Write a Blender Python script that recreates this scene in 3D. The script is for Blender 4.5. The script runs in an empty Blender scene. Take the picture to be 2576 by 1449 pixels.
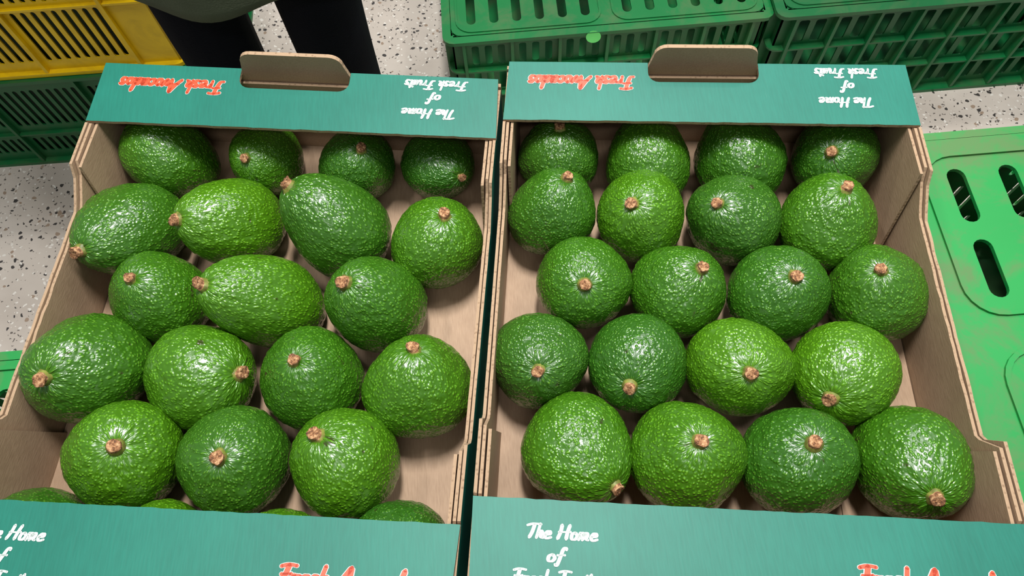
import bpy, bmesh, math, random
import numpy as np
from mathutils import Vector, Matrix, noise
random.seed(7)
sc=bpy.context.scene
sc.view_settings.view_transform='Standard'
ZL=0.82            # height of the tray ledges above the floor

# ------------------------------------------------------------------ materials
def newmat(name):
    m=bpy.data.materials.new(name);m.use_nodes=True
    nt=m.node_tree;b=nt.nodes['Principled BSDF'];return m,nt,b
def N(nt,t,**k):
    n=nt.nodes.new(t)
    for a,v in k.items():
        if a in n.inputs.keys(): n.inputs[a].default_value=v
        else: setattr(n,a,v)
    return n
def L(nt,a,b): nt.links.new(a,b)
def ramp(nt,fac,stops):
    r=nt.nodes.new('ShaderNodeValToRGB');e=r.color_ramp.elements
    while len(e)<len(stops): e.new(.5)
    for i,(p,c) in enumerate(stops):
        e[i].position=p;e[i].color=(*c,1) if len(c)==3 else c
    L(nt,fac,r.inputs[0]);return r
def mix(nt,fac,a,b,mode='MIX'):
    n=nt.nodes.new('ShaderNodeMix');n.data_type='RGBA';n.blend_type=mode
    for s,v in ((0,fac),(6,a),(7,b)):
        if isinstance(v,(int,float)): n.inputs[s].default_value=v
        elif isinstance(v,tuple): n.inputs[s].default_value=(*v,1)
        else: L(nt,v,n.inputs[s])
    return n.outputs[2]
def srgb(r,g,b):
    f=lambda c:(c/255/12.92 if c/255<=.04045 else ((c/255+.055)/1.055)**2.4)
    return (f(r),f(g),f(b))

def mat_cardboard(name,col,col2,scale=60,rough=.75):
    m,nt,b=newmat(name)
    tc=N(nt,'ShaderNodeTexCoord')
    n1=N(nt,'ShaderNodeTexNoise',Scale=9.0,Detail=5.0);L(nt,tc.outputs['Object'],n1.inputs['Vector'])
    mp=N(nt,'ShaderNodeMapping');mp.inputs['Scale'].default_value=(1,.12,1);L(nt,tc.outputs['Object'],mp.inputs['Vector'])
    n2=N(nt,'ShaderNodeTexNoise',Scale=900.0,Detail=3.0);L(nt,mp.outputs[0],n2.inputs['Vector'])
    r=ramp(nt,n1.outputs[0],[(.3,col),(.7,col2)])
    c=mix(nt,.35,r.outputs[0],n2.outputs[0],'SOFT_LIGHT')
    L(nt,c,b.inputs['Base Color']);b.inputs['Roughness'].default_value=rough
    b.inputs['Specular IOR Level'].default_value=.3
    bp=N(nt,'ShaderNodeBump',Strength=.25,Distance=.0006);L(nt,n2.outputs[0],bp.inputs['Height']);L(nt,bp.outputs[0],b.inputs['Normal'])
    return m
M_IN=mat_cardboard('cardboard_inner',srgb(148,122,98),srgb(172,144,118),rough=.6)
def mat_edge():
    m,nt,b=newmat('cardboard_fluted_edge')
    tc=N(nt,'ShaderNodeTexCoord')
    v=N(nt,'ShaderNodeTexVoronoi',Scale=330.0);L(nt,tc.outputs['Object'],v.inputs['Vector'])
    r=ramp(nt,v.outputs['Distance'],[(.10,srgb(128,103,79)),(.4,srgb(158,132,105))])
    L(nt,r.outputs[0],b.inputs['Base Color']);b.inputs['Roughness'].default_value=.85
    bp=N(nt,'ShaderNodeBump',Strength=.5,Distance=.0006);L(nt,v.outputs['Distance'],bp.inputs['Height']);L(nt,bp.outputs[0],b.inputs['Normal'])
    return m
M_EDGE=mat_edge()
def mat_teal():
    m,nt,b=newmat('teal_printed_cardboard')
    tc=N(nt,'ShaderNodeTexCoord')
    mp=N(nt,'ShaderNodeMapping');mp.inputs['Scale'].default_value=(1,.06,1);mp.inputs['Rotation'].default_value=(0,0,-.13);L(nt,tc.outputs['Object'],mp.inputs['Vector'])
    n2=N(nt,'ShaderNodeTexNoise',Scale=700.0,Detail=4.0);L(nt,mp.outputs[0],n2.inputs['Vector'])
    n1=N(nt,'ShaderNodeTexNoise',Scale=14.0,Detail=6.0);L(nt,tc.outputs['Object'],n1.inputs['Vector'])
    r=ramp(nt,n2.outputs[0],[(.35,srgb(10,97,82)),(.65,srgb(15,107,91))])
    r2=ramp(nt,n1.outputs[0],[(.35,srgb(9,95,80)),(.7,srgb(20,112,95))])
    c=mix(nt,.5,r.outputs[0],r2.outputs[0])
    sc_=N(nt,'ShaderNodeTexNoise',Scale=60.0,Detail=8.0,Roughness=.8);L(nt,mp.outputs[0],sc_.inputs['Vector'])
    sr=ramp(nt,sc_.outputs[0],[(.68,(0,0,0)),(.78,(.25,.25,.25))])
    c=mix(nt,sr.outputs[0],c,srgb(130,175,162))
    L(nt,c,b.inputs['Base Color']);b.inputs['Roughness'].default_value=.5
    b.inputs['Specular IOR Level'].default_value=.35
    bp=N(nt,'ShaderNodeBump',Strength=.12,Distance=.0004);L(nt,n2.outputs[0],bp.inputs['Height']);L(nt,bp.outputs[0],b.inputs['Normal'])
    return m
M_TEAL=mat_teal()
def mat_plain(name,col,rough=.5,nscale=20,amt=.15):
    m,nt,b=newmat(name)
    tc=N(nt,'ShaderNodeTexCoord')
    n1=N(nt,'ShaderNodeTexNoise',Scale=float(nscale),Detail=4.0);L(nt,tc.outputs['Object'],n1.inputs['Vector'])
    r=ramp(nt,n1.outputs[0],[(.3,tuple(c*(1-amt) for c in col)),(.7,tuple(min(1,c*(1+amt)) for c in col))])
    L(nt,r.outputs[0],b.inputs['Base Color']);b.inputs['Roughness'].default_value=rough
    return m
M_WHITE=mat_plain('white_ink',srgb(198,210,204),.5,200,.08)
M_ORANGE=mat_plain('orange_ink',srgb(210,72,38),.5,200,.08)
M_LINER=mat_plain('dark_crate_contents',srgb(24,48,26),.7,40,.5)
def mat_plastic(name,col,dirt=srgb(110,96,70),damt=.5,rough=.38):
    m,nt,b=newmat(name)
    tc=N(nt,'ShaderNodeTexCoord')
    n1=N(nt,'ShaderNodeTexNoise',Scale=13.0,Detail=9.0,Roughness=.72,Distortion=.6);L(nt,tc.outputs['Object'],n1.inputs['Vector'])
    d=ramp(nt,n1.outputs[0],[(.46,(0,0,0)),(.62,(damt,)*3)])
    n3=N(nt,'ShaderNodeTexNoise',Scale=4.0,Detail=2.0);L(nt,tc.outputs['Object'],n3.inputs['Vector'])
    base=ramp(nt,n3.outputs[0],[(.3,tuple(c*.85 for c in col)),(.7,tuple(min(1,c*1.12) for c in col))])
    c=mix(nt,d.outputs[0],base.outputs[0],dirt)
    L(nt,c,b.inputs['Base Color'])
    rr=N(nt,'ShaderNodeMapRange');rr.inputs[3].default_value=rough-.08;rr.inputs[4].default_value=rough+.2
    L(nt,n1.outputs[0],rr.inputs[0]);L(nt,rr.outputs[0],b.inputs['Roughness'])
    return m
M_GBRIGHT=mat_plastic('bright_green_plastic',srgb(12,134,58),dirt=srgb(88,104,62),damt=.65,rough=.48)
M_GREEN=mat_plastic('green_plastic',srgb(8,112,54),damt=.25)
M_GDARK=mat_plastic('dark_green_plastic',srgb(7,96,48),damt=.15)
M_YEL=mat_plastic('yellow_plastic',srgb(232,194,6),dirt=srgb(170,130,20),damt=.3)
M_TAG=mat_plain('pale_green_tag',srgb(100,190,100),.4)

def mat_terrazzo():
    m,nt,b=newmat('terrazzo_floor')
    tc=N(nt,'ShaderNodeTexCoord')
    base=N(nt,'ShaderNodeTexNoise',Scale=5.0,Detail=6.0);L(nt,tc.outputs['Object'],base.inputs['Vector'])
    br=ramp(nt,base.outputs[0],[(.3,srgb(178,167,156)),(.7,srgb(204,194,183))])
    col=br.outputs[0]
    for scl,th,c,seed in ((75,.28,srgb(62,58,56),0.),(150,.28,srgb(100,92,86),3.),(48,.22,srgb(150,130,112),7.),(110,.28,srgb(218,212,203),11.)):
        wn=N(nt,'ShaderNodeTexNoise',Scale=float(scl)*.8);L(nt,tc.outputs['Object'],wn.inputs['Vector'])
        mp=N(nt,'ShaderNodeMapping');mp.inputs['Location'].default_value=(seed,seed*.7,0);L(nt,tc.outputs['Object'],mp.inputs['Vector'])
        ad=N(nt,'ShaderNodeVectorMath',operation='MULTIPLY_ADD');ad.inputs[1].default_value=(.014,.014,0);L(nt,wn.outputs['Color'],ad.inputs[0]);L(nt,mp.outputs[0],ad.inputs[2])
        v=N(nt,'ShaderNodeTexVoronoi',Scale=float(scl));L(nt,ad.outputs[0],v.inputs['Vector'])
        sep=N(nt,'ShaderNodeSeparateColor');L(nt,v.outputs['Color'],sep.inputs[0])
        sel=N(nt,'ShaderNodeMath',operation='LESS_THAN');sel.inputs[1].default_value=.48;L(nt,sep.outputs[0],sel.inputs[0])
        sz=N(nt,'ShaderNodeMath',operation='MULTIPLY_ADD');sz.inputs[1].default_value=th*.7;sz.inputs[2].default_value=th*.5;L(nt,sep.outputs[1],sz.inputs[0])
        lt=N(nt,'ShaderNodeMath',operation='LESS_THAN');L(nt,v.outputs['Distance'],lt.inputs[0]);L(nt,sz.outputs[0],lt.inputs[1])
        mu=N(nt,'ShaderNodeMath',operation='MULTIPLY');L(nt,lt.outputs[0],mu.inputs[0]);L(nt,sel.outputs[0],mu.inputs[1])
        col=mix(nt,mu.outputs[0],col,c)
    L(nt,col,b.inputs['Base Color']);b.inputs['Roughness'].default_value=.4
    return m

def mat_avocado():
    m,nt,b=newmat('avocado_skin')
    at=N(nt,'ShaderNodeAttribute');at.attribute_name='bco'
    oi=N(nt,'ShaderNodeObjectInfo')
    off=N(nt,'ShaderNodeVectorMath',operation='MULTIPLY_ADD')
    cmb=N(nt,'ShaderNodeCombineXYZ')
    for i in range(3): L(nt,oi.outputs['Random'],cmb.inputs[i])
    off.inputs[1].default_value=(3,5,7);L(nt,cmb.outputs[0],off.inputs[0]);L(nt,at.outputs['Vector'],off.inputs[2])
    wn=N(nt,'ShaderNodeTexNoise',Scale=160.0,Detail=1.0);L(nt,off.outputs[0],wn.inputs['Vector'])
    w=N(nt,'ShaderNodeVectorMath',operation='MULTIPLY_ADD');w.inputs[1].default_value=(.0018,.0018,.0018);L(nt,wn.outputs['Color'],w.inputs[0]);L(nt,off.outputs[0],w.inputs[2])
    v=N(nt,'ShaderNodeTexVoronoi',Scale=400.0,feature='SMOOTH_F1');v.inputs['Smoothness'].default_value=.25;L(nt,w.outputs[0],v.inputs['Vector'])
    n=N(nt,'ShaderNodeTexNoise',Scale=200.0,Detail=2.0);L(nt,w.outputs[0],n.inputs['Vector'])
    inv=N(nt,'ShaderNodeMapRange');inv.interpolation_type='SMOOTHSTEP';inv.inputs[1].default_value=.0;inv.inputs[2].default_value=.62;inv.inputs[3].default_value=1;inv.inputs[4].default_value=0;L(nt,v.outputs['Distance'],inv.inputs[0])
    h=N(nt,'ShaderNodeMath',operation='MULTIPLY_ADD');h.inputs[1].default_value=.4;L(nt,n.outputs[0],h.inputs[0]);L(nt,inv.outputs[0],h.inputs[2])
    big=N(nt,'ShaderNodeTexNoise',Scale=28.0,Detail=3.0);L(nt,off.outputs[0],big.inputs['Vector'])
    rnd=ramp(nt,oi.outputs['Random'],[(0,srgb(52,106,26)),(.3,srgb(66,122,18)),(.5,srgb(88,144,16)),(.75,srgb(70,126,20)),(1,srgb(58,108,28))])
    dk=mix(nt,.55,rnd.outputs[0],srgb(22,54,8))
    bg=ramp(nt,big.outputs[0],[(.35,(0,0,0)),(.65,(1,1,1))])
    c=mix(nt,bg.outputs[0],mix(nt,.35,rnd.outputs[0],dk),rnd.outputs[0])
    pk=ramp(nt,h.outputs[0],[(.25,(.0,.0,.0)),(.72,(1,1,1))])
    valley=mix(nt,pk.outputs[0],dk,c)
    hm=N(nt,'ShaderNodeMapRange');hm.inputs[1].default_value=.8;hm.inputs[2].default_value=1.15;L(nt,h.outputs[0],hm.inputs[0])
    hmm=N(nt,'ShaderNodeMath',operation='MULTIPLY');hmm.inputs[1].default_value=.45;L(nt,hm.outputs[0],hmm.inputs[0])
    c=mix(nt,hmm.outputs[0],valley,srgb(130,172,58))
    sv=N(nt,'ShaderNodeTexNoise',Scale=75.0,Detail=3.0);L(nt,w.outputs[0],sv.inputs['Vector'])
    sr=ramp(nt,sv.outputs[0],[(.70,(0,0,0)),(.74,(.8,.8,.8))])
    c=mix(nt,sr.outputs[0],c,srgb(44,34,22))
    L(nt,c,b.inputs['Base Color'])
    b.inputs['Roughness'].default_value=.25
    b.inputs['Specular IOR Level'].default_value=.72
    bp=N(nt,'ShaderNodeBump',Strength=.65,Distance=.0009);L(nt,h.outputs[0],bp.inputs['Height']);L(nt,bp.outputs[0],b.inputs['Normal'])
    return m
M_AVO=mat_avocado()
def mat_stem():
    m,nt,b=newmat('cut_stem')
    tc=N(nt,'ShaderNodeTexCoord')
    n=N(nt,'ShaderNodeTexNoise',Scale=420.0,Detail=5.0,Roughness=.7);L(nt,tc.outputs['Object'],n.inputs['Vector'])
    r=ramp(nt,n.outputs[0],[(.38,srgb(72,44,26)),(.49,srgb(142,96,60)),(.66,srgb(200,160,118))])
    L(nt,r.outputs[0],b.inputs['Base Color']);b.inputs['Roughness'].default_value=.8
    bp=N(nt,'ShaderNodeBump',Strength=.9,Distance=.001);L(nt,n.outputs[0],bp.inputs['Height']);L(nt,bp.outputs[0],b.inputs['Normal'])
    return m
M_STEM=mat_stem()
M_COLLAR=mat_plain('stem_collar',srgb(108,112,46),.5,300,.35)

# ------------------------------------------------------------------ mesh helpers
class Acc:
    def __init__(s): s.v=[];s.f=[];s.m=[]
    def add(s,v,f,m):
        o=len(s.v);s.v+= [tuple(p) for p in v];s.f+=[[i+o for i in q] for q in f]
        s.m+= (m if isinstance(m,list) else [m]*len(f))
    def obj(s,name,mats,mapf=None,smooth=False,fix=True):
        me=bpy.data.meshes.new(name)
        vv=[mapf(p) for p in s.v] if mapf else s.v
        me.from_pydata(vv,[],s.f);
        for mm in mats: me.materials.append(mm)
        me.polygons.foreach_set('material_index',s.m)
        if fix:
            bm=bmesh.new();bm.from_mesh(me);bmesh.ops.recalc_face_normals(bm,faces=bm.faces);bm.to_mesh(me);bm.free()
        if smooth: me.polygons.foreach_set('use_smooth',[True]*len(me.polygons))
        me.update();o=bpy.data.objects.new(name,me);sc.collection.objects.link(o);return o
def plate(outer,holes,t):
    """flat plate in (a,b) with holes, thickness t in c (-t..0). returns verts,faces,kind(0 top,1 bottom,2 edge)"""
    cu=bpy.data.curves.new('tmp','CURVE');cu.dimensions='2D';cu.fill_mode='BOTH'
    for poly in [outer]+holes:
        sp=cu.splines.new('POLY');sp.points.add(len(poly)-1)
        for i,p in enumerate(poly): sp.points[i].co=(p[0]*100,p[1]*100,0,1)
        sp.use_cyclic_u=True
    cu.extrude=t/2*100
    o=bpy.data.objects.new('tmp',cu);sc.collection.objects.link(o)
    me=o.to_mesh();v=[(p.co.x/100,p.co.y/100,p.co.z/100-t/2) for p in me.vertices];f=[list(q.vertices) for q in me.polygons]
    o.to_mesh_clear();bpy.data.objects.remove(o);bpy.data.curves.remove(cu)
    k=[]
    for q in f:
        cs=[v[i][2] for i in q]
        k.append(0 if min(cs)>-t*.01 else 1 if max(cs)<-t*.99 else 2)
    return v,f,k
def rrect(x0,x1,y0,y1,r,n=4):
    r=min(r,(x1-x0)/2*.999,(y1-y0)/2*.999);o=[]
    for cx,cy,a in ((x1-r,y0+r,-90),(x1-r,y1-r,0),(x0+r,y1-r,90),(x0+r,y0+r,180)):
        for i in range(n+1):
            t=math.radians(a+90*i/n);o.append((cx+r*math.cos(t),cy+r*math.sin(t)))
    return o
def box_vf(x0,x1,y0,y1,z0,z1):
    v=[(x,y,z) for z in (z0,z1) for y in (y0,y1) for x in (x0,x1)]
    return v,[[0,2,3,1],[4,5,7,6],[0,1,5,4],[2,6,7,3],[0,4,6,2],[1,3,7,5]]

# ------------------------------------------------------------------ brush lettering
G={'F':([[(0,.9),(.3,1.),(.64,.95)],[(.32,.98),(.29,.5),(.2,.08),(.02,.02)],[(.12,.52),(.52,.55)]],.62),
'r':([[(.05,.5),(.05,.0)],[(.06,.28),(.18,.48),(.33,.44)]],.36),
'e':([[(.06,.25),(.28,.3),(.26,.48),(.12,.46),(.04,.2),(.15,.0),(.38,.08)]],.42),
's':([[(.3,.45),(.15,.52),(.09,.38),(.25,.2),(.18,.0),(.0,.05)]],.36),
'h':([[(.1,1),(.06,0)],[(.07,.25),(.2,.5),(.3,.4),(.27,.1),(.4,.02)]],.44),
'A':([[(-.04,.02),(.18,.35),(.44,1.)],[(.44,1.),(.5,.5),(.54,.0)],[(.1,.34),(.6,.36)]],.66),
'v':([[(0,.46),(.1,.42),(.13,.02),(.3,.3),(.34,.52)]],.4),
'o':([[(.2,.5),(.05,.35),(.08,.05),(.25,.02),(.34,.25),(.2,.5)]],.42),
'c':([[(.3,.4),(.18,.5),(.05,.3),(.1,.03),(.32,.08)]],.38),
'a':([[(.3,.44),(.12,.48),(.03,.2),(.12,.0),(.28,.2),(.32,.5)],[(.32,.5),(.29,.1),(.42,.02)]],.46),
'd':([[(.28,.42),(.12,.48),(.03,.2),(.12,.0),(.28,.2)],[(.36,1.),(.31,.4),(.29,.08),(.4,.02)]],.46),
'T':([[(0,.86),(.3,.98),(.7,.96)],[(.37,.96),(.33,.4),(.24,.0)]],.56),
'H':([[(.1,1),(.1,.5),(.02,.0)],[(.52,1),(.47,.5),(.47,.0)],[(.02,.48),(.62,.52)]],.68),
'm':([[(.04,.5),(.03,0)],[(.04,.28),(.16,.5),(.24,.4),(.22,0)],[(.23,.28),(.36,.5),(.44,.4),(.42,.1),(.52,.02)]],.62),
'f':([[(.36,.86),(.29,1.),(.2,.85),(.16,.3),(.1,-.25),(0,-.2)],[(.02,.45),(.34,.48)]],.36),
'u':([[(.04,.5),(.04,.1),(.16,.0),(.3,.25),(.33,.5)],[(.33,.5),(.3,.1),(.42,.02)]],.46),
'i':([[(.06,.5),(.04,.08),(.14,.02)],[(.1,.73),(.105,.77)]],.2),
't':([[(.12,.85),(.08,.1),(.2,.02)],[(0,.55),(.26,.57)]],.26),' ':([],.3)}
def smooth_line(p,n=6):
    if len(p)<3: return p
    o=[];q=[p[0]]+p+[p[-1]]
    for i in range(1,len(q)-2):
        for k in range(n):
            t=k/n;a,b,c,d=q[i-1:i+3]
            o.append(tuple(.5*((2*b[j])+(-a[j]+c[j])*t+(2*a[j]-5*b[j]+4*c[j]-d[j])*t*t+(-a[j]+3*b[j]-3*c[j]+d[j])*t**3) for j in (0,1)))
    o.append(p[-1]);return o
def text_strokes(s,width,height,thick):
    """returns verts/faces in plane, centred horizontally, baseline y=0, cap height=height"""
    x=0;st=[]
    for ch in s:
        g,a=G[ch]
        for l in g: st.append([(x+px+.16*py,py) for px,py in smooth_line(l)])
        x+=a
    sx=width/x;V=[];Fc=[]
    for l in st:
        pts=[((a-x/2)*sx,b*height) for a,b in l]
        n=len(pts);base=len(V)
        for i,p in enumerate(pts):
            a=pts[max(0,i-1)];b=pts[min(n-1,i+1)];dx,dy=b[0]-a[0],b[1]-a[1];d=math.hypot(dx,dy) or 1
            w=thick*(.65+.55*abs(dy)/d)/2*(0.8 if i in(0,n-1) else 1)
            V+= [(p[0]-dy/d*w,p[1]+dx/d*w),(p[0]+dy/d*w,p[1]-dx/d*w)]
        for i in range(n-1): Fc.append([base+2*i,base+2*i+1,base+2*i+3,base+2*i+2])
        for p in (pts[0],pts[-1]):
            b0=len(V);w=thick*.4
            for k in range(10): V.append((p[0]+w*math.cos(k*.6283),p[1]+w*math.sin(k*.6283)))
            Fc.append(list(range(b0,b0+10)))
    return V,Fc

# ------------------------------------------------------------------ cardboard trays
def tray(name,FL,FR,BL,BR):
    W,Lg,D,B=.335,.305,.057,-.097
    A=Acc();IN,TE,ED,WH,OR=0,1,2,3,4
    def addp(pl,fn,kinds):
        v,f,k=pl;A.add([fn(*p) for p in v],f,[kinds[q] for q in k])
    hol=[rrect(W*.3,W*.3+.03,.10,.108,.004),rrect(W*.62,W*.62+.03,.2,.208,.004)]
    addp(plate([(0.002,-D+.002),(W-.002,-D+.002),(W-.002,Lg+D-.002),(.002,Lg+D-.002)],hol,.003),lambda a,b,c:(a,b,B+.003+c),(IN,IN,ED))
    for (x0,x1,y0,y1) in ((.006,.075,.0,.30),(W-.075,W-.006,.0,.30)):
        addp(plate(rrect(x0,x1,y0,y1,.01),[],.0016),lambda a,b,c:(a,b,B+.0047+c),(IN,IN,ED))
    ta,tb=.123,.208
    for end in (0,1):
        yo=Lg+D if end else -D
        s=1 if end else -1
        cut=.019 if end else .014
        h=.026;r=.010;n=5
        poly=[(0,B),(W,B),(W,-.001),(tb+.004,-.001)]
        poly+=[(tb-r+r*math.cos(t),h-r+r*math.sin(t)) for t in [math.pi/2*i/n for i in range(n+1)]]
        poly+=[(ta+r-r*math.sin(t),h-r+r*math.cos(t)) for t in [math.pi/2*i/n for i in range(n+1)]]
        poly+=[(ta-.004,-.001),(0,-.001)]
        addp(plate(poly,[],.0035),(lambda a,b,c:(a,yo+s*c,b)),(TE,IN,ED))
        addp(plate([(.006,B+.003),(W-.006,B+.003),(W-.006,-.006),(.006,-.006)],[],.0025),(lambda a,b,c:(a,yo-s*.0045+s*c,b)),(IN,IN,ED))
        c0=D-cut;rr=.009;e=.0035
        cutp=[(tb+e,D),(tb+e,c0+rr)]+[(tb+e-rr+rr*math.cos(t),c0+rr-rr*math.sin(t)) for t in [math.pi/2*i/n for i in range(1,n+1)]]
        cutp+=[(ta-e+rr-rr*math.sin(t),c0+rr-rr*math.cos(t)) for t in [math.pi/2*i/n for i in range(0,n+1)]]+[(ta-e,D)]
        rnd=random.Random(3+end)
        inner=[(W*i/60,(rnd.random()-.5)*.0006) for i in range(61)]
        poly=inner+[(W-.002,D)]+cutp+[(.002,D)]
        yb=Lg if end else 0
        zt=lambda b:.0045*max(0,b)/D
        addp(plate(poly,[],.003),(lambda a,b,c:(a,yb+s*b,zt(b)+c)),(TE,IN,ED))
        def put(txt,cx,d,w,hh,th,mat,dz):
            V,Fc=text_strokes(txt,w,hh,th)
            out=[]
            for px,py in V:
                X=cx-px if end else cx+px
                dd=d-py+hh/2
                out.append((X,yb+s*dd,zt(dd)+dz))
            A.add(out,Fc,mat)
        mu=(lambda u:W*(1-u)) if end else (lambda u:W*u)
        put('The Home',mu(.165),.020,.044,.0088,.0019,WH,.0004)
        put('of',mu(.155),.034,.010,.0085,.0019,WH,.0004)
        put('Fresh Fruits',mu(.155),.048,.051,.0088,.0019,WH,.0004)
        put('Fresh Avocados',mu(.81),.0365,.088,.0125,.0037,WH,.0003)
        put('Fresh Avocados',mu(.81),.0365,.088,.0125,.0029,OR,.0006)
    lowz=-.024
    for side in (0,1):
        xs=W if side else 0;s=1 if side else -1
        for lay in (0,1):
            dz=-.0012*lay;dy=.004*lay
            rnd=random.Random(side*2+lay)
            poly=[(-D+.004,B),(Lg+D-.004,B),(Lg+D-.004,-.004),(Lg,-.004),(Lg-.002,dz),(Lg-.043+dy,dz),(Lg-.05+dy,-.010+dz),(Lg-.068+dy,lowz+.003+dz),(Lg-.074+dy,lowz+dz)]
            poly+=[(Lg-.085-i*(Lg-.165)/18,lowz+dz+(rnd.random()-.5)*.0012) for i in range(19)]
            poly+=[(.062,lowz+dz),(.058,lowz+.004+dz),(.052-dy,dz),(.002,dz),(0,-.004),(-D+.004,-.004)]
            off=-s*.0030*lay
            addp(plate(poly,[],.0022),(lambda a,b,c:(xs+off+s*c,a,b)),((TE if lay==0 else IN),IN,ED))
        # folded corner flaps of the end walls, glued inside the side walls
        for (y0,y1,sl) in ((Lg-.052,Lg+D-.006,1),(-D+.006,.054,-1)):
            if sl>0: poly=[(y0-.012,B+.004),(y1,B+.004),(y1,-.005),(y0+.008,-.003)]
            else: poly=[(y0,B+.004),(y1+.012,B+.004),(y1-.008,-.003),(y0,-.005)]
            addp(plate(poly,[],.0022),(lambda a,b,c:(xs-s*.0072+s*c+s*.0008*(1 if b>-.05 else 0),a,b)),(IN,IN,ED))
    FL,FR,BL,BR=[np.array(q)/1000 for q in (FL,FR,BL,BR)]
    def mp(p):
        u,v=p[0]/W,p[1]/Lg
        q=(1-v)*((1-u)*FL+u*FR)+v*((1-u)*BL+u*BR)
        return (q[0],q[1],p[2]+ZL)
    return A.obj(name,[M_IN,M_TEAL,M_EDGE,M_WHITE,M_ORANGE],mp)
tray('avocado_box',(-386,112),(-45,67),(-340,413),(-3,361))
tray('avocado_box',(-36,84),(307,39),(4,379),(331,340))

# ------------------------------------------------------------------ avocados
R0,A0=.039,.043
def avo_mesh(seed,taper,lump):
    rn=random.Random(seed)
    nu,nv=190,124
    V=[];Q=[];o=Vector((rn.random()*50,rn.random()*50,rn.random()*50))
    for j in range(nv+1):
        th=math.pi*j/nv
        for i in range(nu):
            ph=2*math.pi*i/nu
            st,ct=math.sin(th),math.cos(th)
            rad=R0*st*(1-taper*ct-taper*.3*ct*ct)*1.03
            zz=A0*ct
            p=Vector((rad*math.cos(ph),rad*math.sin(ph),zz))
            nr=Vector((st*math.cos(ph)/R0,st*math.sin(ph)/R0,ct/A0)).normalized()
            q=Vector((math.cos(ph)*math.sqrt(rad*rad+.017**2),math.sin(ph)*math.sqrt(rad*rad+.017**2),zz))
            d=noise.noise(p*22+o)*.0034*lump+noise.noise(q*110+o)*.0006+noise.noise(q*260+o)*.0006
            if ct>0: d-=.0026*math.exp(-(rad/.007)**2)
            V.append(p+nr*d);Q.append(q)
    F=[];M=[]
    for j in range(nv):
        for i in range(nu):
            a=j*nu+i;b=j*nu+(i+1)%nu
            F.append((a,a+nu,b+nu,b));M.append(0)
    ns=18;bx,by=(rn.random()-.5)*.004,(rn.random()-.5)*.004;sr=.0042+rn.random()*.0009
    z0=A0-.0010
    rings=[(z0-.004,sr*1.35,2),(z0-.0006,sr*1.25,2),(z0+.0008,sr*1.0,1),(z0+.002,sr*.95,1),(z0+.0036,sr*1.05,1),(z0+.0042,sr*.9,1),(z0+.0037,sr*.4,1)]
    b0=len(V)
    for k,(z,r,mm) in enumerate(rings):
        for i in range(ns):
            ph=2*math.pi*i/ns
            rr=r*(1+.25*noise.noise(Vector((math.cos(ph)*1.5,math.sin(ph)*1.5,k*.4))+o))
            p=Vector((bx*(k/6)+rr*math.cos(ph),by*(k/6)+rr*math.sin(ph),z+(.0014*noise.noise(Vector((math.cos(ph),math.sin(ph),k))*2+o) if k>2 else 0)))
            V.append(p);Q.append(p)
    for k in range(len(rings)-1):
        for i in range(ns):
            a=b0+k*ns+i;b=b0+k*ns+(i+1)%ns
            F.append((a,b,b+ns,a+ns));M.append(2 if rings[k+1][2]==2 or k==1 else 1)
    F.append(tuple(b0+(len(rings)-1)*ns+i for i in range(ns)));M.append(1)
    me=bpy.data.meshes.new('avocado_shape')
    me.from_pydata(V,[],F);
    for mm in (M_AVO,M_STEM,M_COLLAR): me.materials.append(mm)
    me.polygons.foreach_set('material_index',M);me.polygons.foreach_set('use_smooth',[True]*len(F))
    at=me.attributes.new('bco','FLOAT_VECTOR','POINT')
    at.data.foreach_set('vector',np.array([list(q) for q in Q]).ravel())
    me.update();return me
shapes=[avo_mesh(i,t,l) for i,(t,l) in enumerate(((.05,1),(.10,1.4),(.03,.8),(.13,1.2),(.07,1.5),(.15,1.0),(.11,1.3)))]
DATA="""-294,411,-57,350,430,68,-27,-68;-210,404,-61,308,374,-20,-54,82;-127,388,-59,318,366,29,-23,93;-54,380,-61,305,359,54,-69,49;-320,336,-53,375,500,-40,-68,61;-233,336,-53,352,500,-58,-32,75;-143,324,-51,378,525,-57,31,74;-59,301,-55,368,397,28,8,96;-287,272,-54,372,420,-6,-8,99;-200,260,-51,348,560,-54,-10,82;-110,249,-50,370,490,-27,-5,95;-333,212,-49,415,490,-12,-43,90;-245,200,-55,390,445,86,-18,48;-160,192,-53,383,415,-1,-2,100;-77,177,-53,383,440,8,36,93;-295,143,-52,399,439,32,-10,94;-213,133,-52,396,435,11,-18,98;-132,124,-53,383,430,-24,28,93;-352,87,-54,378,416,38,4,92;-261,69,-54,373,410,29,6,96;-178,58,-54,369,406,19,7,98;-95,59,-54,370,407,23,11,97;50,377,-57,336,376,2,12,99;127,367,-56,367,422,10,78,62;205,359,-56,365,420,-10,78,62;286,353,-56,351,403,-45,-38,81;40,323,-56,350,400,29,21,93;112,310,-55,362,410,-30,-22,93;187,301,-55,377,407,-50,-11,86;263,291,-55,378,410,9,15,99;58,253,-56,365,395,-8,-43,90;134,241,-56,369,391,27,0,96;209,230,-55,371,401,5,-8,100;286,224,-55,376,399,-28,6,96;16,191,-57,356,385,-4,-48,88;91,182,-57,363,392,-32,-66,68;166,171,-54,382,413,-9,-40,91;243,161,-56,378,408,-56,-62,55;39,119,-56,383,420,52,-74,42;116,109,-53,389,420,2,2,100;194,99,-54,387,410,-1,8,100;272,89,-53,393,446,-16,-63,76"""
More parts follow.
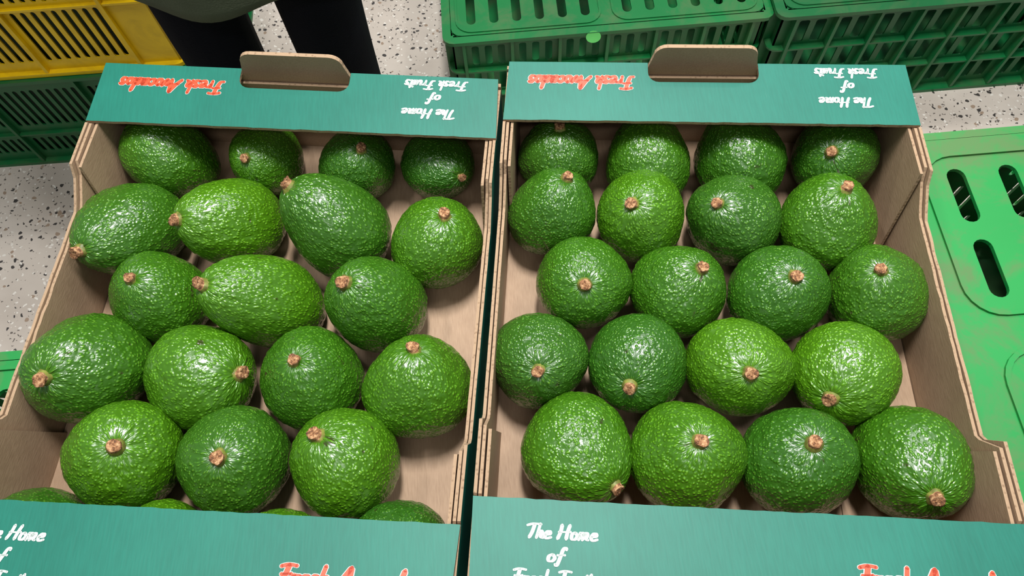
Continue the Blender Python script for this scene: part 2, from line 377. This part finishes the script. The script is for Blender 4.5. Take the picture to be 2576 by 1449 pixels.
for i,row in enumerate(DATA.split(';')):
    x,y,z,r,a,ux,uy,uz=[float(q) for q in row.split(',')]
    u=Vector((ux,uy,uz)).normalized();rr=r/1e4;aa=a/1e4
    k=(5 if aa/rr>1.3 else 6 if aa/rr>1.18 else i%5)
    o=bpy.data.objects.new('avocado',shapes[k]);sc.collection.objects.link(o)
    q=u.to_track_quat('Z','Y')@Matrix.Rotation(i*2.4,3,'Z').to_quaternion()
    o.rotation_mode='QUATERNION';o.rotation_quaternion=q
    e=1+.03*math.sin(i*1.7)
    o.location=(x/1000,y/1000,ZL+z/1000);o.scale=(rr/R0*e,rr/R0/e,aa/A0)

# ------------------------------------------------------------------ crates
def crate(name,x0,x1,y0,y1,z0,z1,mat,rows,secs,nsl,top='open',fill=.55,rib=.012,rot=0,groups=None,mr=0,liner=False,base=False):
    A=Acc();w,d,h=x1-x0,y1-y0,z1-z0
    def side(length,nsec,mr=0):
        holes=[];m=.022;sl=(length-2*m-mr)/nsec
        for k in range(nsec):
            a0=m+k*sl+.008;a1=m+(k+1)*sl-.008;st=(a1-a0)/nsl
            for (f0,f1) in rows:
                for j in range(nsl):
                    c=a0+(j+.5)*st;hw=st*fill/2
                    holes.append(rrect(c-hw,c+hw,f0*h,f1*h,.004,2))
        return plate(rrect(0,length,0,h,.004,2),holes,.003)
    for s,yy in ((-1,0),(1,d)):
        v,f,k=side(w,secs,mr);A.add([(a,yy+s*c,b) for a,b,c in v],f,0)
    n2=max(1,round(secs*d/w))
    for s,xx in ((-1,0),(1,w)):
        v,f,k=side(d,n2);A.add([(xx+s*c,a,b) for a,b,c in v],f,0)
    zs=[0.004,h-.004]+[ (rows[i][1]+rows[i+1][0])/2*h for i in range(len(rows)-1)]
    for zc in zs:
        e=rib if zc in (0.004,h-.004) else rib*.7
        t=.004 if e==rib else .0022
        v,f,k=plate(rrect(-e,w+e,-e,d+e,.02,4),[rrect(.002,w-.002,.002,d-.002,.01,3)],2*t)
        A.add([(a,b,zc+t+c) for a,b,c in v],f,0)
    m=.022
    for k in range(secs+1):
        xc=m+k*(w-2*m-mr)/secs
        for yb,s in ((0,-1),(d,1)):
            ya,yb2=sorted((yb,yb+s*rib*.9));A.add(*box_vf(xc-.003,xc+.003,ya,yb2,0.003,h-.003),0)
    for k in range(n2+1):
        yc=m+k*(d-2*m)/n2
        for xb,s in ((0,-1),(w,1)):
            xa,xb2=sorted((xb,xb+s*rib*.9));A.add(*box_vf(xa,xb2,yc-.003,yc+.003,0.003,h-.003),0)
    holes=[]
    if groups is None:
        groups=[];gx=max(1,int(w/.2));gy=max(1,int(d/.11))
        for i in range(gx):
            for j in range(gy):
                groups.append((w*i/gx+.018,w*(i+1)/gx-.018,d*j/gy+.014,d*(j+1)/gy-.014))
    for g in groups:
        gw,gd=g[1]-g[0],g[3]-g[2]
        nx=max(2,int(gw/.038));ny=max(1,int(gd/.062))
        for i in range(nx):
            for j in range(ny):
                cx=g[0]+gw*(i+.5)/nx;cy=g[2]+gd*(j+.5)/ny;hw=min(.0085,gw/nx*.3);hl=gd/ny*.38
                holes.append(rrect(cx-hw,cx+hw,cy-hl,cy+hl,.0085,4))
    zb=h if top=='closed' else .006
    v,f,k=plate(rrect(.001,w-.001,.001,d-.001,.02,5),holes,.004);A.add([(a,b,zb+c+.001) for a,b,c in v],f,0)
    if top=='closed':
        for g in groups:
            v,f,k=plate(rrect(g[0]-.008,g[1]+.008,g[2]-.008,g[3]+.008,.03,6),[rrect(g[0]-.004,g[1]+.004,g[2]-.004,g[3]+.004,.027,6)],.003)
            A.add([(a,b,zb+.0035+c) for a,b,c in v],f,0)
    if base: A.add(*box_vf(.006,w-.006,.006,d-.006,.008,.012),0)
    if liner: A.add(*box_vf(.014,w-.014,.014,d-.014,.010,h*.93),1)
    cx,cy=w/2,d/2
    o=A.obj(name,[mat,M_LINER],lambda p:(p[0]-cx,p[1]-cy,p[2]))
    o.location=((x0+x1)/2,(y0+y1)/2,z0);o.rotation_euler=(0,0,rot)
    bv=o.modifiers.new('b','BEVEL');bv.width=.0008;bv.segments=1;bv.limit_method='ANGLE'
    return o
rowsA=[(.1,.36),(.42,.64),(.70,.9)]
for k in range(3):
    z0=k*.24;z1=z0+.2385
    gB=[];gA=[]
    if k==2: gB=[(.377,.567,.225,.372),(.385,.575,.03,.18),(.03,.34,.225,.372),(.03,.34,.03,.18)];gA=None
    crate('green_crate',.012,.62,-.005,.392,z0,z1,M_GBRIGHT if k==2 else M_GREEN,rowsA,4,6,top='closed',groups=gB,rib=.008,fill=.25)
    crate('green_crate',-.60,-.008,-.15,.247,z0,z1,M_GBRIGHT if k==2 else M_GREEN,rowsA,4,6,top='closed',rib=.008,groups=gA)
    crate('green_crate',-.325,-.01,.262,.45,z0,z1,M_GREEN,rowsA,2,6,top='closed',rib=.006,groups=[])
RB=[(.08,.3),(.36,.6),(.66,.88)]
ca=crate('green_crate',-.075,.515,1.02,1.42,0,.24,M_GREEN,RB,6,3,top='closed',fill=.55,rib=.016,base=True)
crate('green_crate',.545,1.145,1.005,1.405,0,.255,M_GDARK,RB,7,2,top='closed',fill=.62,rib=.018,base=True)
crate('green_crate',1.18,1.78,1.0,1.4,0,.255,M_GDARK,RB,7,2,top='closed',fill=.62,rib=.018,base=True)
crate('green_crate',-1.18,-.567,1.0,1.4,0,.25,M_GDARK,[(.12,.3),(.45,.86)],3,11,top='open',fill=.5,rib=.012,rot=-.01,liner=True)
crate('yellow_crate',-1.18,-.567,1.005,1.405,.2515,.49,M_YEL,[(.12,.6),(.68,.9)],3,9,top='open',fill=.5,rib=.01,rot=-.01,mr=.05,liner=True)
A=Acc();v,f,k=plate([(.014*math.cos(i*.2618),.011*math.sin(i*.2618)) for i in range(24)],[],.0015);A.add([(a,-c,b) for a,b,c in v],f,0)
tg=A.obj('tag',[M_TAG]);tg.parent=ca;tg.location=(-.03,-.2195,.232);tg.rotation_euler=(-.5,0,0)

# ------------------------------------------------------------------ floor
bm=bmesh.new();bmesh.ops.create_grid(bm,x_segments=4,y_segments=4,size=5);me=bpy.data.meshes.new('floor');bm.to_mesh(me);bm.free()
fl=bpy.data.objects.new('floor',me);fl.location=(0,1.5,0);sc.collection.objects.link(fl);me.materials.append(mat_terrazzo())

# ------------------------------------------------------------------ person
def fabric(name,col,scale=400):
    m,nt,b=newmat(name);tc=N(nt,'ShaderNodeTexCoord')
    n=N(nt,'ShaderNodeTexNoise',Scale=float(scale),Detail=4.0);L(nt,tc.outputs['Object'],n.inputs['Vector'])
    n2=N(nt,'ShaderNodeTexNoise',Scale=9.0,Detail=3.0);L(nt,tc.outputs['Object'],n2.inputs['Vector'])
    r=ramp(nt,n2.outputs[0],[(.3,tuple(c*.75 for c in col)),(.7,tuple(c*1.25 for c in col))])
    L(nt,r.outputs[0],b.inputs['Base Color']);b.inputs['Roughness'].default_value=.9;b.inputs['Specular IOR Level'].default_value=.15
    bp=N(nt,'ShaderNodeBump',Strength=.4,Distance=.002);L(nt,n.outputs[0],bp.inputs['Height']);L(nt,bp.outputs[0],b.inputs['Normal'])
    return m
M_TR=fabric('black_trousers',srgb(12,14,22));M_COAT=fabric('olive_grey_coat',srgb(96,102,82));M_SKIN=mat_plain('skin',srgb(205,155,125),.5,30,.06)
M_HAIR=mat_plain('dark_hair',srgb(30,22,18),.6,120,.3);M_SHOE=mat_plain('dark_shoe',srgb(30,28,28),.5);M_EYEW=mat_plain('eye_white',srgb(235,232,225),.2);M_IRIS=mat_plain('iris',srgb(50,32,20),.2)
PX,PY=-.306,.80
pe=bpy.data.objects.new('person',None);pe.location=(PX,PY,0);sc.collection.objects.link(pe)
def skin(name,verts,edges,radii,mat,sub=2,root=0):
    me=bpy.data.meshes.new(name);me.from_pydata([tuple(v) for v in verts],edges,[]);o=bpy.data.objects.new(name,me);sc.collection.objects.link(o)
    o.modifiers.new('s','SKIN').use_smooth_shade=True
    for i,r in enumerate(radii):
        sv=me.skin_vertices[0].data[i];sv.radius=(r if isinstance(r,tuple) else (r,r));sv.use_root=(i==root)
    s=o.modifiers.new('u','SUBSURF');s.levels=sub;s.render_levels=sub
    me.materials.append(mat);o.parent=pe;return o
def loft(name,rings,mat,n=48,cap=True,wob=0):
    A=Acc();V=[]
    for k,(cx,cy,z,rx,ry) in enumerate(rings):
        for i in range(n):
            t=2*math.pi*i/n;w=1+wob*(1-k/len(rings))*math.sin(t*7+k*.3)
            V.append((cx+rx*w*math.cos(t),cy+ry*w*math.sin(t),z+((wob*.25*math.sin(t*5+1)-.016*math.cos(t)) if k==0 else -.008*math.cos(t) if k==1 else 0)))
    F=[[k*n+i,k*n+(i+1)%n,(k+1)*n+(i+1)%n,(k+1)*n+i] for k in range(len(rings)-1) for i in range(n)]
    if cap: F.append([(len(rings)-1)*n+i for i in range(n)])
    A.add(V,F,0);o=A.obj(name,[mat],smooth=True)
    s=o.modifiers.new('u','SUBSURF');s.levels=1;s.render_levels=1;o.parent=pe;return o
hx=.080
skin('trousers',[(0,0,.94),(0,0,.86),(-hx,0,.78),(-hx,-.01,.48),(-hx,.01,.10),(hx,0,.78),(hx,-.01,.48),(hx,.01,.10)],
     [(0,1),(1,2),(2,3),(3,4),(1,5),(5,6),(6,7)],[(.15,.11),(.12,.10),.066,.058,.052,.066,.058,.052],M_TR,root=1)
for s in (-1,1):
    skin('shoe',[(s*hx,.05,.045),(s*hx,-.02,.045),(s*(hx+.01),-.12,.038),(s*(hx+.015),-.19,.03),(s*hx,.03,.11)],[(0,1),(1,2),(2,3),(1,4)],[.04,.043,.042,.028,.045],M_SHOE,root=1)
c=loft('coat',[(-.005,0,.668,.18,.125),(-.004,0,.69,.182,.127),(0,0,.74,.182,.13),(0,0,.81,.182,.133),(0,0,.92,.18,.13),(0,0,1.05,.17,.12),(0,0,1.18,.175,.12),(0,0,1.30,.19,.12),(0,0,1.37,.18,.11),(0,0,1.41,.12,.09),(0,0,1.44,.065,.07),(0,0,1.47,.06,.065)],M_COAT,cap=False,wob=.04)
so=c.modifiers.new('t','SOLIDIFY');so.thickness=.004
for s in (-1,1):
    skin('sleeve',[(s*.14,0,1.36),(s*.19,0,1.34),(s*.235,.02,1.08),(s*.24,-.03,.88)],[(0,1),(1,2),(2,3)],[.06,.062,.05,.042],M_COAT)
    wx,wy,wz=s*.24,-.035,.88
    V=[(wx,wy,wz+.02),(wx,wy-.005,wz-.03),(wx,wy-.01,wz-.08)];E=[(0,1),(1,2)];Rr=[(.022,.026),(.015,.032),(.013,.036)]
    skin('palm',V,E,Rr,M_SKIN)
    for k,(dy,ln) in enumerate(((-.033,.068),(-.012,.076),(.010,.071),(.030,.056))):
        b=Vector((wx,wy-.01+dy,wz-.085))
        skin('finger_%d'%(k+1),[b+Vector((0,0,.02)),b,b+Vector((-s*.006,0,-ln*.45)),b+Vector((-s*.018,0,-ln*.78)),b+Vector((-s*.03,0,-ln))],[(0,1),(1,2),(2,3),(3,4)],[.009,.009,.0085,.008,.007],M_SKIN)
    b=Vector((wx,wy-.03,wz-.03))
    skin('thumb',[b,b+Vector((-s*.008,-.022,-.025)),b+Vector((-s*.014,-.032,-.05)),b+Vector((-s*.018,-.034,-.072))],[(0,1),(1,2),(2,3)],[.013,.012,.0105,.009],M_SKIN)
skin('neck',[(0,.01,1.40),(0,.005,1.50)],[(0,1)],[.055,.052],M_SKIN)
hn=bpy.data.objects.new('head',None);sc.collection.objects.link(hn);hn.parent=pe;hn.location=(0,-.01,1.60);hn.rotation_euler=(.35,0,0)
def uv(name,loc,scl,mat,shape=None,seg=40,ring=28):
    bm=bmesh.new();bmesh.ops.create_uvsphere(bm,u_segments=seg,v_segments=ring,radius=1)
    for v in bm.verts:
        if shape: v.co=shape(v.co)
    for f_ in bm.faces:f_.smooth=True
    me=bpy.data.meshes.new(name);bm.to_mesh(me);bm.free();me.materials.append(mat)
    o=bpy.data.objects.new(name,me);sc.collection.objects.link(o);o.parent=hn;o.location=loc;o.scale=scl;return o
def hs(c):
    x,y,z=c
    if z<0: x*=1-.28*z*z; y*=1-.12*z*z
    g=lambda a,b,cx,cz:math.exp(-((x-cx)/a)**2-((z-cz)/b)**2) if y<0 else 0
    y-= .20*g(.16,.22,0,-.22)+.07*g(.3,.10,0,-.5)+.08*g(.3,.15,0,-.88)
    y+= .10*g(.2,.14,.42,.0)+.10*g(.2,.14,-.42,.0)
    y-= .05*g(.7,.12,0,.2)
    return Vector((x,y,z))
uv('face',(0,0,0),(.075,.095,.115),M_SKIN,hs,64,48)
uv('hair',(0,.012,.02),(.083,.1,.11),M_HAIR,lambda c:Vector((c.x,c.y if c.y>-.35+.6*max(0,.55-c.z) else max(c.y,-.35+.6*max(0,.55-c.z)),c.z)))
for s in (-1,1):
    uv('ear',(s*.077,.005,-.005),(.010,.02,.03),M_SKIN)
    uv('eye',(s*.031,-.079,.004),(.014,.012,.009),M_EYEW);uv('iris',(s*.031,-.0895,.004),(.006,.003,.006),M_IRIS)
uv('mouth',(0,-.094,-.058),(.024,.008,.007),mat_plain('lips',srgb(165,90,85),.4))

# ------------------------------------------------------------------ light
w=bpy.data.worlds.new('world');sc.world=w;w.use_nodes=True
w.node_tree.nodes['Background'].inputs[0].default_value=(.93,.97,1,1);w.node_tree.nodes['Background'].inputs[1].default_value=.25
def area(name,loc,size,pw,rot=(0,0,0),col=(1,.99,.97)):
    l=bpy.data.lights.new(name,'AREA');l.shape='RECTANGLE';l.size,l.size_y=size;l.energy=pw;l.color=col
    o=bpy.data.objects.new(name,l);o.location=loc;o.rotation_euler=rot;sc.collection.objects.link(o)
area('ceiling_lamp',(.10,.66,2.5),(.18,.45),46)
area('ceiling_lamp',(-.75,.5,2.6),(.1,.6),12)
area('ceiling_lamp',(.95,.6,2.6),(.1,.6),12)
area('ceiling_lamp',(-.3,1.8,2.7),(.9,.1),16)
area('ceiling_lamp',(.9,1.9,2.7),(.9,.1),12)
area('ceiling_lamp',(0,-.9,2.7),(.9,.12),8)

# ------------------------------------------------------------------ camera
p,r=1.1378,-.0825
F=Vector((0,math.cos(p),-math.sin(p)));Rv=Vector((1,0,0));U=Vector((0,math.sin(p),math.cos(p)))
R2=Rv*math.cos(r)+U*math.sin(r);U2=U*math.cos(r)-Rv*math.sin(r)
cd=bpy.data.cameras.new('camera');cd.lens=36*1891.96/2576;cd.sensor_width=36;cd.clip_start=.01
co=bpy.data.objects.new('camera',cd);sc.collection.objects.link(co)
M=Matrix((R2,U2,-F)).transposed().to_4x4();M.translation=(0,0,ZL+.4945);co.matrix_world=M
sc.camera=co
